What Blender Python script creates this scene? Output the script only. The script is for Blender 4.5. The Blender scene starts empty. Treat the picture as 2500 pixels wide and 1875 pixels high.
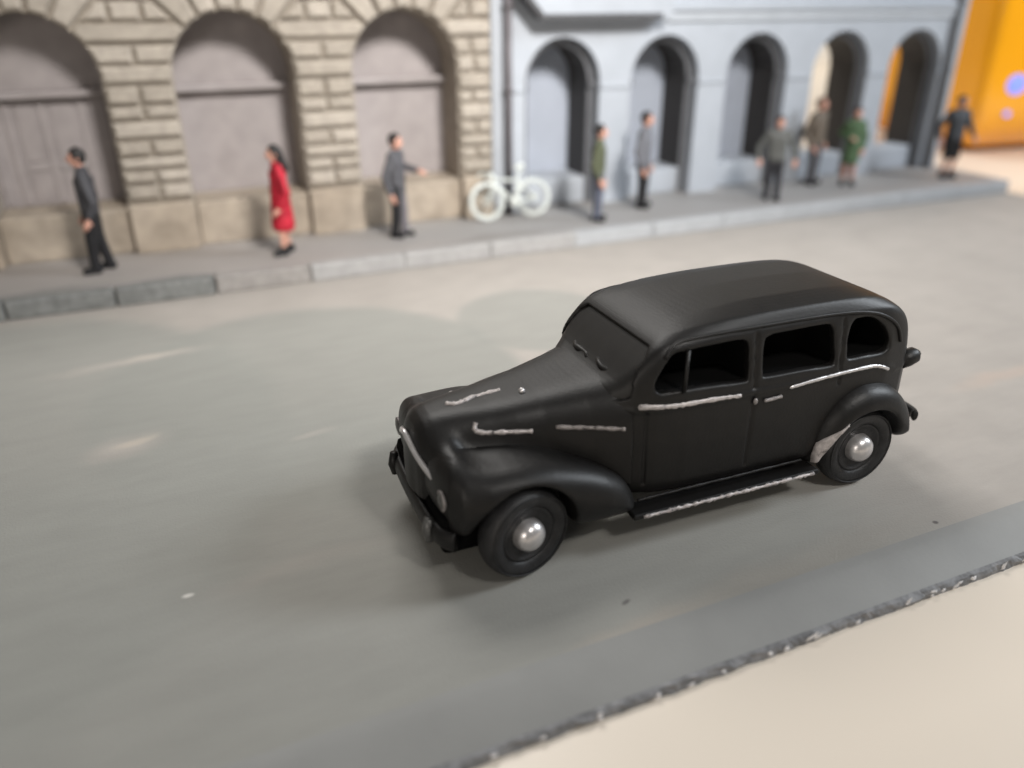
import bpy, math, random
import numpy as np
from mathutils import Vector, Matrix, Euler

random.seed(7)
RNG = np.random.default_rng(7)
SC = bpy.context.scene
COL = SC.collection
R = math.radians

# ------------------------------------------------------------------ camera
CAM_H = 3.5
def setup_camera():
    cd = bpy.data.cameras.new('camera'); co = bpy.data.objects.new('camera', cd); COL.objects.link(co)
    yaw, pitch, roll = R(23.1385), R(25.7423), R(-0.3592)
    fwd = Vector((math.sin(yaw)*math.cos(pitch), math.cos(yaw)*math.cos(pitch), -math.sin(pitch)))
    right = Vector((math.cos(yaw), -math.sin(yaw), 0)); up = right.cross(fwd)
    r2 = math.cos(roll)*right + math.sin(roll)*up
    u2 = -math.sin(roll)*right + math.cos(roll)*up
    m = Matrix((r2, u2, -fwd)).transposed().to_4x4(); m.translation = Vector((0, 0, CAM_H))
    co.matrix_world = m
    cd.sensor_fit = 'HORIZONTAL'; cd.sensor_width = 36.0; cd.lens = 1921.6*36/2500
    cd.clip_start = 0.05; cd.clip_end = 600
    cd.dof.use_dof = True; cd.dof.focus_distance = 6.0
    cd.dof.aperture_fstop = (cd.lens/1000)/0.128
    SC.camera = co
setup_camera()

# ------------------------------------------------------------------ world, lamps, exposure
W = bpy.data.worlds.new('World'); SC.world = W; W.use_nodes = True
bg = W.node_tree.nodes['Background']; bg.inputs[0].default_value = (1.0, 0.97, 0.94, 1); bg.inputs[1].default_value = 0.15
SC.view_settings.view_transform = 'Standard'; SC.view_settings.look = 'None'
SC.view_settings.exposure = 0.1; SC.view_settings.gamma = 1.0
try: SC.cycles.use_denoising = True
except Exception: pass
SC.cycles.max_bounces = 8

def area(name, loc, target, size, power, color, sy=None, spread=180):
    l = bpy.data.lights.new(name, 'AREA'); l.energy = power; l.color = color
    l.spread = R(spread); l.shape = 'RECTANGLE'; l.size = size; l.size_y = sy or size
    o = bpy.data.objects.new(name, l); COL.objects.link(o); o.location = loc
    o.rotation_euler = (Vector(target)-Vector(loc)).to_track_quat('-Z', 'Y').to_euler()
    return o
area('window_light', (25, 0, 14), (8, 9, 0), 6, 4000, (0.88, 0.94, 1.0), 7)            # to the right
area('front_light', (6.5, -6, 15), (4.2, 13.4, 2.2), 4, 620, (1.0, 0.96, 0.91), 4, 50)  # over the viewer's shoulder
area('room_lamp', (-7, -4, 4.6), (6, 12, 1), 3, 270, (1.0, 0.92, 0.83))                 # low, to the left
area('back_window', (4, 27, 28), (4, 5, 0), 17, 5900, (1.0, 0.975, 0.94), 12)            # high beyond the buildings
area('far_fill', (46, 24, 16), (41, 44, 0), 6, 5200, (1.0, 0.95, 0.88))                   # added fill, unseen, brightens the room behind the open arches

# ------------------------------------------------------------------ materials
def S(r, g, b):            # sRGB 0-255 to linear
    f = lambda c: (c/255/12.92) if c/255 <= 0.04045 else ((c/255+0.055)/1.055)**2.4
    return (f(r), f(g), f(b))
def mat(name, col, rough=0.6, metal=0.0, var=0.12, scale=6.0, bump=0.0, bscale=60.0, spec=0.4, coat=0.0, detail=4):
    m = bpy.data.materials.new(name); m.use_nodes = True
    nt = m.node_tree; N = nt.nodes; L = nt.links; b = N['Principled BSDF']
    b.inputs['Roughness'].default_value = rough; b.inputs['Metallic'].default_value = metal
    b.inputs['Specular IOR Level'].default_value = spec; b.inputs['Coat Weight'].default_value = coat
    tc = N.new('ShaderNodeTexCoord')
    if var > 0:
        no = N.new('ShaderNodeTexNoise'); no.inputs['Scale'].default_value = scale; no.inputs['Detail'].default_value = detail
        L.new(tc.outputs['Object'], no.inputs['Vector'])
        cr = N.new('ShaderNodeValToRGB'); e = cr.color_ramp.elements
        e[0].position = 0.3; e[1].position = 0.7
        e[0].color = (*[c*(1-var) for c in col], 1); e[1].color = (*[min(1, c*(1+var)) for c in col], 1)
        L.new(no.outputs['Fac'], cr.inputs['Fac']); L.new(cr.outputs['Color'], b.inputs['Base Color'])
    else: b.inputs['Base Color'].default_value = (*col, 1)
    if bump > 0:
        n2 = N.new('ShaderNodeTexNoise'); n2.inputs['Scale'].default_value = bscale; n2.inputs['Detail'].default_value = 3
        L.new(tc.outputs['Object'], n2.inputs['Vector'])
        bp = N.new('ShaderNodeBump'); bp.inputs['Strength'].default_value = bump; bp.inputs['Distance'].default_value = 0.01
        L.new(n2.outputs['Fac'], bp.inputs['Height']); L.new(bp.outputs['Normal'], b.inputs['Normal'])
    return m

def patch_mat(name, base, patches, rough=0.7, var=0.05, scale=1.5, bump=0.15, streak=0.0):
    """painted ground: a base colour and soft-edged patches (cx, cy, rx, ry, angle, softness, colour, amount)"""
    m = mat(name, base, rough, 0, var, scale, bump, 50)
    nt = m.node_tree; N = nt.nodes; L = nt.links; b = N['Principled BSDF']
    src = b.inputs['Base Color'].links[0].from_socket
    tc = N.new('ShaderNodeTexCoord'); dn = N.new('ShaderNodeTexNoise'); dn.inputs['Scale'].default_value = 1.6; dn.inputs['Detail'].default_value = 5
    L.new(tc.outputs['Object'], dn.inputs['Vector'])
    sub = N.new('ShaderNodeVectorMath'); sub.operation = 'SUBTRACT'; sub.inputs[1].default_value = (.5, .5, .5); L.new(dn.outputs['Color'], sub.inputs[0])
    for (cx, cy, rx, ry, ang, soft, col, amt, dist) in patches:
        sc = N.new('ShaderNodeVectorMath'); sc.operation = 'SCALE'; sc.inputs['Scale'].default_value = dist; L.new(sub.outputs[0], sc.inputs[0])
        ad = N.new('ShaderNodeVectorMath'); ad.operation = 'ADD'; L.new(tc.outputs['Object'], ad.inputs[0]); L.new(sc.outputs[0], ad.inputs[1])
        mp = N.new('ShaderNodeMapping'); mp.vector_type = 'TEXTURE'
        mp.inputs['Location'].default_value = (cx, cy, 0); mp.inputs['Rotation'].default_value = (0, 0, R(ang)); mp.inputs['Scale'].default_value = (rx, ry, 1e3)
        L.new(ad.outputs[0], mp.inputs['Vector'])
        ln = N.new('ShaderNodeVectorMath'); ln.operation = 'LENGTH'; L.new(mp.outputs[0], ln.inputs[0])
        mr = N.new('ShaderNodeMapRange'); mr.interpolation_type = 'SMOOTHSTEP'
        mr.inputs[1].default_value = 1-soft; mr.inputs[2].default_value = 1+soft; mr.inputs[3].default_value = amt; mr.inputs[4].default_value = 0
        L.new(ln.outputs['Value'], mr.inputs[0])
        mx = N.new('ShaderNodeMix'); mx.data_type = 'RGBA'; L.new(mr.outputs[0], mx.inputs[0]); L.new(src, mx.inputs[6]); mx.inputs[7].default_value = (*col, 1)
        src = mx.outputs[2]
    if streak > 0:              # dry-brush streaks along the street
        mp = N.new('ShaderNodeMapping'); mp.inputs['Scale'].default_value = (1.2, 4, 1); L.new(tc.outputs['Object'], mp.inputs['Vector'])
        no = N.new('ShaderNodeTexNoise'); no.inputs['Scale'].default_value = 1.3; no.inputs['Detail'].default_value = 7; no.inputs['Roughness'].default_value = .65
        L.new(mp.outputs[0], no.inputs['Vector'])
        mr = N.new('ShaderNodeMapRange'); mr.inputs[1].default_value = .3; mr.inputs[2].default_value = .7; mr.inputs[3].default_value = 1-streak; mr.inputs[4].default_value = 1+streak
        L.new(no.outputs['Fac'], mr.inputs[0])
        ml = N.new('ShaderNodeVectorMath'); ml.operation = 'SCALE'; L.new(src, ml.inputs[0]); L.new(mr.outputs[0], ml.inputs['Scale']); src = ml.outputs[0]
    L.new(src, b.inputs['Base Color'])
    return m

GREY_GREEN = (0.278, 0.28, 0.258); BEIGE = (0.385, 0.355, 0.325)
M = {}
M['table'] = mat('table_top', (0.86, 0.765, 0.65), 0.35, 0, 0.04, 0.25, 0, spec=0.4)
M['room'] = mat('room_wall', (0.72, 0.69, 0.64), 0.9, 0, 0.03, 0.1)
M['slab_edge'] = mat('slab_edge', (0.22, 0.22, 0.225), 0.6, 0, 0.35, 14, 0.6, 30)
M['bevel'] = mat('slab_bevel_paint', (0.282, 0.282, 0.272), 0.6, 0, 0.05, 2, 0.12, 30)
M['flake'] = mat('white_flake', (0.8, 0.78, 0.78), 0.35, 0, 0.1, 20)
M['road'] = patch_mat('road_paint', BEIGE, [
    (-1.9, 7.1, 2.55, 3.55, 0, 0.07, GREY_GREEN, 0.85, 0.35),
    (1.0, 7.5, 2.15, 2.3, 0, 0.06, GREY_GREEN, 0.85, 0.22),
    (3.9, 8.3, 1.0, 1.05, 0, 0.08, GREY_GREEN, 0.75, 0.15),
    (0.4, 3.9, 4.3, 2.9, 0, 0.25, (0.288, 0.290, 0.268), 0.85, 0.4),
    (-0.78, 8.87, 0.62, 0.10, 8, 0.9, BEIGE, 0.8, 0.6),
    (-0.55, 8.92, 0.30, 0.05, 8, 0.7, (0.45, 0.41, 0.36), 0.7, 0.5),
    (-0.80, 6.92, 0.26, 0.16, 15, 0.8, BEIGE, 0.9, 0.35),
    (-0.70, 6.98, 0.16, 0.06, 20, 0.6, (0.47, 0.42, 0.36), 0.7, 0.3),
    (0.80, 6.42, 0.16, 0.04, 10, 0.8, BEIGE, 0.6, 0.2),
    (2.15, 3.12, 0.42, 0.07, 6, 0.9, (0.37, 0.33, 0.285), 0.6, 0.3),
    (3.3, 3.2, 1.0, 0.12, 5, 0.9, (0.34, 0.31, 0.27), 0.5, 0.3),
    (7.6, 4.82, 0.6, 0.09, 5, 0.8, (0.47, 0.38, 0.32), 0.6, 0.3),
    (0.35, 4.6, 0.5, 0.09, 5, 0.9, BEIGE, 0.35, 0.4),
    (-0.37, 4.59, 0.035, 0.02, 0, 0.5, (0.7, 0.68, 0.64), 0.8, 0.02),
    (2.24, 3.38, 0.035, 0.015, 20, 0.5, (0.12, 0.11, 0.11), 0.8, 0.03),
    (4.80, 3.21, 0.022, 0.018, 0, 0.5, (0.10, 0.09, 0.09), 0.9, 0.02),
], rough=0.75, bump=0.35, streak=0.05)
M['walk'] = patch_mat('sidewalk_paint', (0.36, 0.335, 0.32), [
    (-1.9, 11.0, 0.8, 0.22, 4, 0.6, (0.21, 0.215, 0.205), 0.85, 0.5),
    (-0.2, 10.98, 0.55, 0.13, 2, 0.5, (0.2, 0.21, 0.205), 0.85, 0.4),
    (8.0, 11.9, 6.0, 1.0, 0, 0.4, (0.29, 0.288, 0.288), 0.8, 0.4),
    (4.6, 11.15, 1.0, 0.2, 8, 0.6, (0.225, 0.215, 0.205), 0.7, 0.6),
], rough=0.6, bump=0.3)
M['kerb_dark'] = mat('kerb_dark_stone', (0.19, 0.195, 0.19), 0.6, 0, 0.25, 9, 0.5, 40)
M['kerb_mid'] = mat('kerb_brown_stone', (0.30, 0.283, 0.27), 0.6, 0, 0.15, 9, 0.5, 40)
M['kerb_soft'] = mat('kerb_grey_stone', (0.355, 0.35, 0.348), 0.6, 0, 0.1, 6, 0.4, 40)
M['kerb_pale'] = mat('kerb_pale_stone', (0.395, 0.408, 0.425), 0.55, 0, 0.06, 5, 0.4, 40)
M['stone'] = [mat('tan_stone', c, 0.7, 0, 0.13, 7, 0.5, 30) for c in ((0.365, 0.325, 0.277), (0.338, 0.30, 0.254), (0.395, 0.353, 0.303))]
M['mortar'] = mat('stone_wall', (0.30, 0.264, 0.222), 0.8, 0, 0.15, 5, 0.5, 25)
M['plinth'] = mat('plinth_stone', (0.365, 0.31, 0.25), 0.7, 0, 0.2, 3.5, 0.4, 30)
M['panel'] = mat('mauve_panel', (0.335, 0.305, 0.305), 0.7, 0, 0.09, 4, 0.2, 30)
M['white'] = mat('white_render', (0.405, 0.435, 0.48), 0.6, 0, 0.05, 2.5, 0.25, 30)
M['band'] = mat('blue_grey_band', (0.46, 0.49, 0.53), 0.6, 0, 0.06, 3)
M['pipe'] = mat('dark_pipe', (0.13, 0.12, 0.13), 0.5, 0, 0.15, 6)
M['pipe2'] = mat('grey_pipe', (0.22, 0.23, 0.245), 0.5, 0, 0.1, 6)
M['mould'] = mat('grey_moulding', (0.15, 0.155, 0.168), 0.6, 0, 0.1, 6)  # grey paint, with the shade of the recess put into the colour
M['tunnel'] = mat('bare_plastic', (0.045, 0.04, 0.037), 0.6, 0, 0.1, 6)
M['back'] = mat('blue_grey_panel', (0.42, 0.46, 0.54), 0.6, 0, 0.05, 2)
M['shadow_line'] = mat('dark_shadow_line', (0.07, 0.07, 0.075), 0.6, 0, 0.1, 4)  # shadow under the bay, put in as a dark colour
M['orange'] = mat('orange_plastic', (0.95, 0.40, 0.003), 0.22, 0, 0.03, 0.4, 0, coat=0.6)
def car_paint(name, col, rough):
    m = mat(name, col, rough, 0, 0.25, 9, 0.0, spec=0.36)
    nt = m.node_tree; N = nt.nodes; L = nt.links; b = N['Principled BSDF']
    tc = N.new('ShaderNodeTexCoord')
    wv = N.new('ShaderNodeTexWave'); wv.bands_direction = 'Z'; wv.inputs['Scale'].default_value = 38; wv.inputs['Distortion'].default_value = 0.3
    L.new(tc.outputs['Object'], wv.inputs['Vector'])
    n2 = N.new('ShaderNodeTexNoise'); n2.inputs['Scale'].default_value = 45; n2.inputs['Detail'].default_value = 4; L.new(tc.outputs['Object'], n2.inputs['Vector'])
    b1 = N.new('ShaderNodeBump'); b1.inputs['Strength'].default_value = 0.03; b1.inputs['Distance'].default_value = 0.006; L.new(wv.outputs['Fac'], b1.inputs['Height'])
    b2 = N.new('ShaderNodeBump'); b2.inputs['Strength'].default_value = 0.22; b2.inputs['Distance'].default_value = 0.006; L.new(n2.outputs['Fac'], b2.inputs['Height']); L.new(b1.outputs['Normal'], b2.inputs['Normal'])
    L.new(b2.outputs['Normal'], b.inputs['Normal'])
    return m
M['car'] = car_paint('matt_black_paint', (0.0055, 0.0050, 0.0048), 0.46)
M['pit'] = mat('black_interior', (0.004, 0.004, 0.004), 0.9, 0, 0, spec=0.03)
M['wind'] = mat('painted_windshield', (0.012, 0.0115, 0.011), 0.5, 0, 0.2, 8)
M['tyre'] = mat('black_rubber', (0.017, 0.017, 0.018), 0.5, 0, 0.35, 12, 0.4, 50)
M['chrome'] = mat('silver_paint', (0.68, 0.66, 0.66), 0.32, 0.75, 0.08, 20, 0.12, 60)
M['dab'] = mat('brushed_silver_dab', (0.46, 0.425, 0.415), 0.5, 0.3, 0.3, 22, 0.4, 50)
M['dull'] = mat('worn_silver', (0.25, 0.23, 0.225), 0.5, 0.3, 0.5, 16, 0.4, 50)
M['lens'] = mat('grey_lens', (0.11, 0.11, 0.107), 0.35, 0.3, 0.1, 20)
M['bike'] = mat('white_enamel', (0.66, 0.70, 0.68), 0.5, 0, 0.04, 12)
M['skin'] = mat('painted_skin', (0.62, 0.34, 0.26), 0.55, 0, 0.08, 14)
M['hair'] = mat('black_hair', (0.018, 0.016, 0.016), 0.55, 0, 0.3, 20)
M['black'] = mat('black_cloth', (0.012, 0.012, 0.014), 0.6, 0, 0.25, 14)
M['eye'] = mat('dark_eye', (0.02, 0.015, 0.012), 0.4, 0, 0)
def wear(m, lo, hi):
    nt = m.node_tree; N = nt.nodes; L = nt.links; b = N['Principled BSDF']; src = b.inputs['Base Color'].links[0].from_socket
    tc = N.new('ShaderNodeTexCoord'); no = N.new('ShaderNodeTexNoise'); no.inputs['Scale'].default_value = 16; no.inputs['Detail'].default_value = 6; no.inputs['Roughness'].default_value = .7
    L.new(tc.outputs['Object'], no.inputs['Vector'])
    mr = N.new('ShaderNodeMapRange'); mr.inputs[1].default_value = lo; mr.inputs[2].default_value = hi; L.new(no.outputs['Fac'], mr.inputs[0])
    mx = N.new('ShaderNodeMix'); mx.data_type = 'RGBA'; L.new(mr.outputs[0], mx.inputs[0]); mx.inputs[6].default_value = (.02, .018, .018, 1); L.new(src, mx.inputs[7]); L.new(mx.outputs[2], b.inputs['Base Color'])
wear(M['dab'], .30, .44); wear(M['dull'], .32, .46)
CL = {}
def cloth(r, g, b):
    k = (r, g, b)
    if k not in CL: CL[k] = mat('cloth_paint', k, 0.65, 0, 0.2, 10, 0.3, 40)
    return CL[k]

# ------------------------------------------------------------------ helpers
def link(name, me, m=None, parent=None, smooth=False):
    o = bpy.data.objects.new(name, me); COL.objects.link(o)
    if m is not None and not me.materials: me.materials.append(m)
    if parent is not None: o.parent = parent
    if smooth: me.polygons.foreach_set('use_smooth', [True]*len(me.polygons))
    return o
def thing(name, label, cat, loc=(0, 0, 0), rz=0, group=None):
    o = bpy.data.objects.new(name, None); COL.objects.link(o); o.location = loc; o.rotation_euler = (0, 0, rz)
    o.empty_display_size = 0.2; o['label'] = label; o['category'] = cat
    if group: o['group'] = group
    return o
class MB:
    def __init__(s): s.v = []; s.f = []
    def add(s, v, f):
        n = len(s.v); s.v += [tuple(map(float, p)) for p in v]; s.f += [tuple(i+n for i in q) for q in f]; return s
    def box(s, x0, x1, y0, y1, z0, z1):
        return s.add([(x0,y0,z0),(x1,y0,z0),(x1,y1,z0),(x0,y1,z0),(x0,y0,z1),(x1,y0,z1),(x1,y1,z1),(x0,y1,z1)],
                     [(0,3,2,1),(4,5,6,7),(0,1,5,4),(1,2,6,5),(2,3,7,6),(3,0,4,7)])
    def bbox(s, x0, x1, y0, y1, z0, z1, b):      # box with chamfered edges
        import bmesh
        bm = bmesh.new(); bmesh.ops.create_cube(bm, size=1)
        for v in bm.verts: v.co = Vector((x0+(v.co.x+.5)*(x1-x0), y0+(v.co.y+.5)*(y1-y0), z0+(v.co.z+.5)*(z1-z0)))
        bmesh.ops.bevel(bm, geom=bm.edges[:], offset=b, segments=2, affect='EDGES', profile=0.5)
        bm.verts.index_update()
        s.add([v.co[:] for v in bm.verts], [[v.index for v in f.verts] for f in bm.faces]); bm.free(); return s
    def tube(s, pts, r, n=10, caps=True, flat=1.0):
        pts = [np.array(p, float) for p in pts]; rr = r if hasattr(r, '__len__') else [r]*len(pts)
        V = []; T0 = None
        for i, p in enumerate(pts):
            a = pts[max(i-1, 0)]; b = pts[min(i+1, len(pts)-1)]; t = (b-a)/(np.linalg.norm(b-a)+1e-12)
            if T0 is None:
                up = np.array([0, 0, 1.]) if abs(t[2]) < .9 else np.array([1., 0, 0]); u = np.cross(t, up)
            else: u = U0-t*(U0@t)
            u /= np.linalg.norm(u); w = np.cross(u, t); U0 = u; T0 = t
            for k in range(n):
                an = 2*math.pi*k/n; V.append(p+rr[i]*(math.cos(an)*u*flat+math.sin(an)*w))
        F = []
        for i in range(len(pts)-1):
            for k in range(n):
                F.append((i*n+k, i*n+(k+1) % n, (i+1)*n+(k+1) % n, (i+1)*n+k))
        if caps: F.append(tuple(range(n-1, -1, -1))); F.append(tuple((len(pts)-1)*n+k for k in range(n)))
        return s.add(V, F)
    def lathe(s, prof, n=40, c=(0, 0, 0), axis='y', closed=False):    # profile of (radius, offset along axis)
        V = []; c = np.array(c)
        for (r, h) in prof:
            for k in range(n):
                a = 2*math.pi*k/n; x, z = r*math.cos(a), r*math.sin(a)
                V.append(c+np.array({'y': (x, h, z), 'x': (h, x, z), 'z': (x, z, h)}[axis]))
        F = []; m = len(prof)
        for i in range(m if closed else m-1):
            j = (i+1) % m
            for k in range(n): F.append((i*n+k, i*n+(k+1) % n, j*n+(k+1) % n, j*n+k))
        return s.add(V, F)
    def torus(s, c, r, t, axis='y', n=40, k=10):
        return s.lathe([(r+t*math.cos(2*math.pi*i/k), t*math.sin(2*math.pi*i/k)) for i in range(k)], n, c, axis, True)
    def sphere(s, c, r, n=12, m=8, sc=(1, 1, 1)):
        V = []; F = []
        for i in range(m+1):
            th = math.pi*i/m
            for k in range(n):
                ph = 2*math.pi*k/n
                V.append((c[0]+r*sc[0]*math.sin(th)*math.cos(ph), c[1]+r*sc[1]*math.sin(th)*math.sin(ph), c[2]+r*sc[2]*math.cos(th)))
        for i in range(m):
            for k in range(n): F.append((i*n+k, (i+1)*n+k, (i+1)*n+(k+1) % n, i*n+(k+1) % n))
        return s.add(V, F)
    def build(s, name, m=None, parent=None, smooth=False, kind=None):
        me = bpy.data.meshes.new(name); me.from_pydata(s.v, [], s.f); me.update()
        import bmesh
        bm = bmesh.new(); bm.from_mesh(me); bmesh.ops.remove_doubles(bm, verts=bm.verts, dist=1e-6)
        bmesh.ops.recalc_face_normals(bm, faces=bm.faces); bm.to_mesh(me); bm.free()
        o = link(name, me, m, parent, smooth)
        if kind: o['kind'] = kind
        return o

# ---- signed-distance modelling: soft cast shapes are meshed from a field with surface nets
def smax(a, b, k):
    h = np.clip(0.5-0.5*(b-a)/k, 0, 1); return b*(1-h)+a*h+k*h*(1-h)
def smin(a, b, k): return -smax(-a, -b, k)
def sd_poly(x, y, P):
    P = np.array(P, float); d = np.full(x.shape, 1e9); s = np.ones(x.shape)
    n = len(P); j = n-1
    for i in range(n):
        e = P[j]-P[i]; wx = x-P[i, 0]; wy = y-P[i, 1]
        t = np.clip((wx*e[0]+wy*e[1])/(e@e), 0, 1)
        bx = wx-e[0]*t; by = wy-e[1]*t; d = np.minimum(d, bx*bx+by*by)
        c1 = y >= P[i, 1]; c2 = y < P[j, 1]; c3 = e[0]*wy > e[1]*wx
        s = np.where((c1 & c2 & c3) | (~c1 & ~c2 & ~c3), -s, s); j = i
    return s*np.sqrt(d)
def spline(P, n=6, closed=False):
    P = np.array(P, float); out = []
    m = len(P); rng_ = range(m if closed else m-1)
    for i in rng_:
        g = (lambda q: P[q % m]) if closed else (lambda q: P[min(max(q, 0), m-1)])
        p0, p1, p2, p3 = g(i-1), g(i), g(i+1), g(i+2)
        for k in range(n):
            t = k/n; out.append(0.5*((2*p1)+(-p0+p2)*t+(2*p0-5*p1+4*p2-p3)*t*t+(-p0+3*p1-3*p2+p3)*t**3))
    if not closed: out.append(P[-1])
    return np.array(out)
def capsule(X, a, b, ra, rb=None):
    rb = ra if rb is None else rb
    a = np.array(a, float); b = np.array(b, float); e = b-a; L2 = e@e+1e-12
    px, py, pz = X[0]-a[0], X[1]-a[1], X[2]-a[2]
    t = np.clip((px*e[0]+py*e[1]+pz*e[2])/L2, 0, 1)
    return np.sqrt((px-e[0]*t)**2+(py-e[1]*t)**2+(pz-e[2]*t)**2)-(ra+(rb-ra)*t)
def ellip(X, c, r):
    q = np.sqrt(((X[0]-c[0])/r[0])**2+((X[1]-c[1])/r[1])**2+((X[2]-c[2])/r[2])**2)
    return (q-1)*min(r)
def grid(lo, hi, h):
    ax = [np.arange(lo[i], hi[i]+h, h, dtype=np.float32) for i in range(3)]
    return np.meshgrid(*ax, indexing='ij')
def nets(F, lo, h):
    nx, ny, nz = F.shape; ins = F < 0
    acc = np.zeros((nx-1, ny-1, nz-1, 3)); cnt = np.zeros((nx-1, ny-1, nz-1))
    def sl(d, n): return slice(d, n-1+d)
    base = np.array([0, 0, 0])
    for ax in range(3):
        o1, o2 = [a for a in range(3) if a != ax]
        for d1 in (0, 1):
            for d2 in (0, 1):
                A = [0, 0, 0]; A[o1] = d1; A[o2] = d2; B = list(A); B[ax] = 1
                fa = F[sl(A[0], nx), sl(A[1], ny), sl(A[2], nz)]; fb = F[sl(B[0], nx), sl(B[1], ny), sl(B[2], nz)]
                cross = (fa < 0) != (fb < 0)
                t = np.where(cross, fa/np.where(cross, fa-fb, 1), 0)
                p = [np.full(fa.shape, float(A[0])), np.full(fa.shape, float(A[1])), np.full(fa.shape, float(A[2]))]; p[ax] = t
                for q in range(3): acc[..., q] += np.where(cross, p[q], 0)
                cnt += cross
    act = cnt > 0; idx = -np.ones(cnt.shape, int); idx[act] = np.arange(act.sum())
    ijk = np.argwhere(act); V = (ijk+acc[act]/cnt[act][:, None])*h+np.array(lo)
    faces = []
    for ax in range(3):
        o1, o2 = [(1, 2), (2, 0), (0, 1)][ax]
        S0 = [slice(0, None)]*3; S1 = [slice(0, None)]*3
        S0[ax] = slice(0, -1); S1[ax] = slice(1, None)
        a = ins[tuple(S0)]; b = ins[tuple(S1)]
        e = np.argwhere(a != b); e = e[(e[:, o1] > 0) & (e[:, o2] > 0) & (e[:, o1] < F.shape[o1]-1) & (e[:, o2] < F.shape[o2]-1)]
        flip = a[e[:, 0], e[:, 1], e[:, 2]]
        c = []
        for (d1, d2) in ((1, 1), (0, 1), (0, 0), (1, 0)):
            q = e.copy(); q[:, o1] -= d1; q[:, o2] -= d2; c.append(idx[q[:, 0], q[:, 1], q[:, 2]])
        c = np.array(c).T; c[~flip] = c[~flip][:, ::-1]; faces.append(c)
    return V, np.concatenate(faces)
def sdf_obj(name, fn, lo, hi, h, m, parent=None, m2=None, sel=None):
    X = grid(lo, hi, h); F = fn(X); V, Q = nets(F, lo, h)
    me = bpy.data.meshes.new(name)
    me.vertices.add(len(V)); me.vertices.foreach_set('co', V.astype(np.float32).ravel())
    me.loops.add(len(Q)*4); me.loops.foreach_set('vertex_index', Q.astype(np.int32).ravel())
    me.polygons.add(len(Q)); me.polygons.foreach_set('loop_start', np.arange(0, len(Q)*4, 4, dtype=np.int32))
    me.update(calc_edges=True)
    o = link(name, me, m, parent, True)
    if m2 is not None:          # a second paint on the faces the selector picks
        me.materials.append(m2); ctr = V[Q].mean(1)
        me.polygons.foreach_set('material_index', sel((ctr[:, 0], ctr[:, 1], ctr[:, 2])).astype(np.int32))
    me.validate()
    return o

# ------------------------------------------------------------------ the setting: table, road slab, sidewalk
YK, ZK, YF = 10.85, 0.23, 12.6
X_END, X_LEFT = 15.65, -7.0
MB().add([(-150, -60, -.16), (220, -60, -.16), (220, 120, -.16), (-150, 120, -.16)], [(0, 1, 2, 3)]).build('table_surface', M['table'], kind='structure')
MB().box(-150, 220, 46, 46.4, -.16, 60).build('room_wall', M['room'], kind='structure')

def road():
    mb = MB(); xs = np.linspace(X_LEFT, X_END, 260)
    rows = []
    prof = [(13.9, 0.0), (9.0, 0), (6.0, 0), (4.0, 0), (3.14, 0.0)]
    for (y, z) in prof: rows.append([(x, y, z) for x in xs])
    V = [p for r in rows for p in r]; n = len(xs)
    F = [(i*n+k, (i+1)*n+k, (i+1)*n+k+1, i*n+k+1) for i in range(len(prof)-1) for k in range(n-1)]
    mb.add(V, F)
    mb.add([(X_END, 13.9, 0), (X_END, 13.9, -.16), (X_END, 2.74, -.16), (X_END, 2.765, -.11), (X_END, 3.14, 0)], [(0, 1, 2, 3, 4)])
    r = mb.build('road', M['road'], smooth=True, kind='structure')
    bv = [(3.14, 0.0), (3.09, -.004), (3.04, -.013), (2.98, -.03), (2.90, -.055), (2.82, -.085), (2.775, -.105)]
    V = [(x, y, z) for (y, z) in bv for x in xs]
    MB().add(V, [(i*n+k, (i+1)*n+k, (i+1)*n+k+1, i*n+k+1) for i in range(len(bv)-1) for k in range(n-1)]).build('sloped_edge', M['bevel'], r, True)
    # rough torn lip along the front of the slab
    xs = np.linspace(X_LEFT, X_END, 900); V = []; F = []
    nz = np.convolve(RNG.normal(0, 1, len(xs)+8), np.ones(5)/5, 'same')[:len(xs)]
    nz2 = np.convolve(RNG.normal(0, 1, len(xs)+8), np.ones(4)/4, 'same')[:len(xs)]
    for i, x in enumerate(xs):
        V += [(x, 2.782, -.100), (x, 2.758+.010*nz[i], -.106+.006*nz2[i]), (x, 2.742+.012*nz2[i], -.125+.008*nz[i]), (x, 2.74+.010*nz[i], -.162)]
    for i in range(len(xs)-1):
        for k in range(3): F.append((i*4+k, i*4+k+1, i*4+k+5, i*4+k+4))
    MB().add(V, F).build('torn_edge', M['slab_edge'], r)
    fl = MB()
    spots = [(2.33, .045), (2.55, .02), (2.9, .03), (3.02, .03), (3.25, .075), (3.62, .04), (4.05, .05), (4.28, .03), (4.38, .025), (4.5, .07), (4.66, .03), (4.95, .05), (5.22, .06), (5.32, .09), (5.42, .06), (1.7, .03), (1.35, .03), (2.08, .03), (1.05, .03), (5.7, .05), (6.0, .06), (6.5, .05)]
    for (x, s) in spots:
        for q in range(3):
            cx = x+random.uniform(-.5, .5)*s; z = -.115+random.uniform(-.025, .012); a = random.uniform(.3, .9)
            w = s*random.uniform(.35, .7); t = random.uniform(.008, .018)
            c = Vector((cx, 2.738, z)); d = Vector((math.cos(a), -.1, math.sin(a)))*w; e = Vector((-math.sin(a), -.1, math.cos(a)))*t
            f = Vector((0, -.012, 0))
            fl.add([c-d, c-d*.3+e*1.3, c+d, c+d*.2-e, c+f], [(0, 4, 1), (1, 4, 2), (2, 4, 3), (3, 4, 0)])
    o = fl.build('paint_flakes', M['flake'], r); o['kind'] = 'stuff'
    return r
road()

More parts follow.
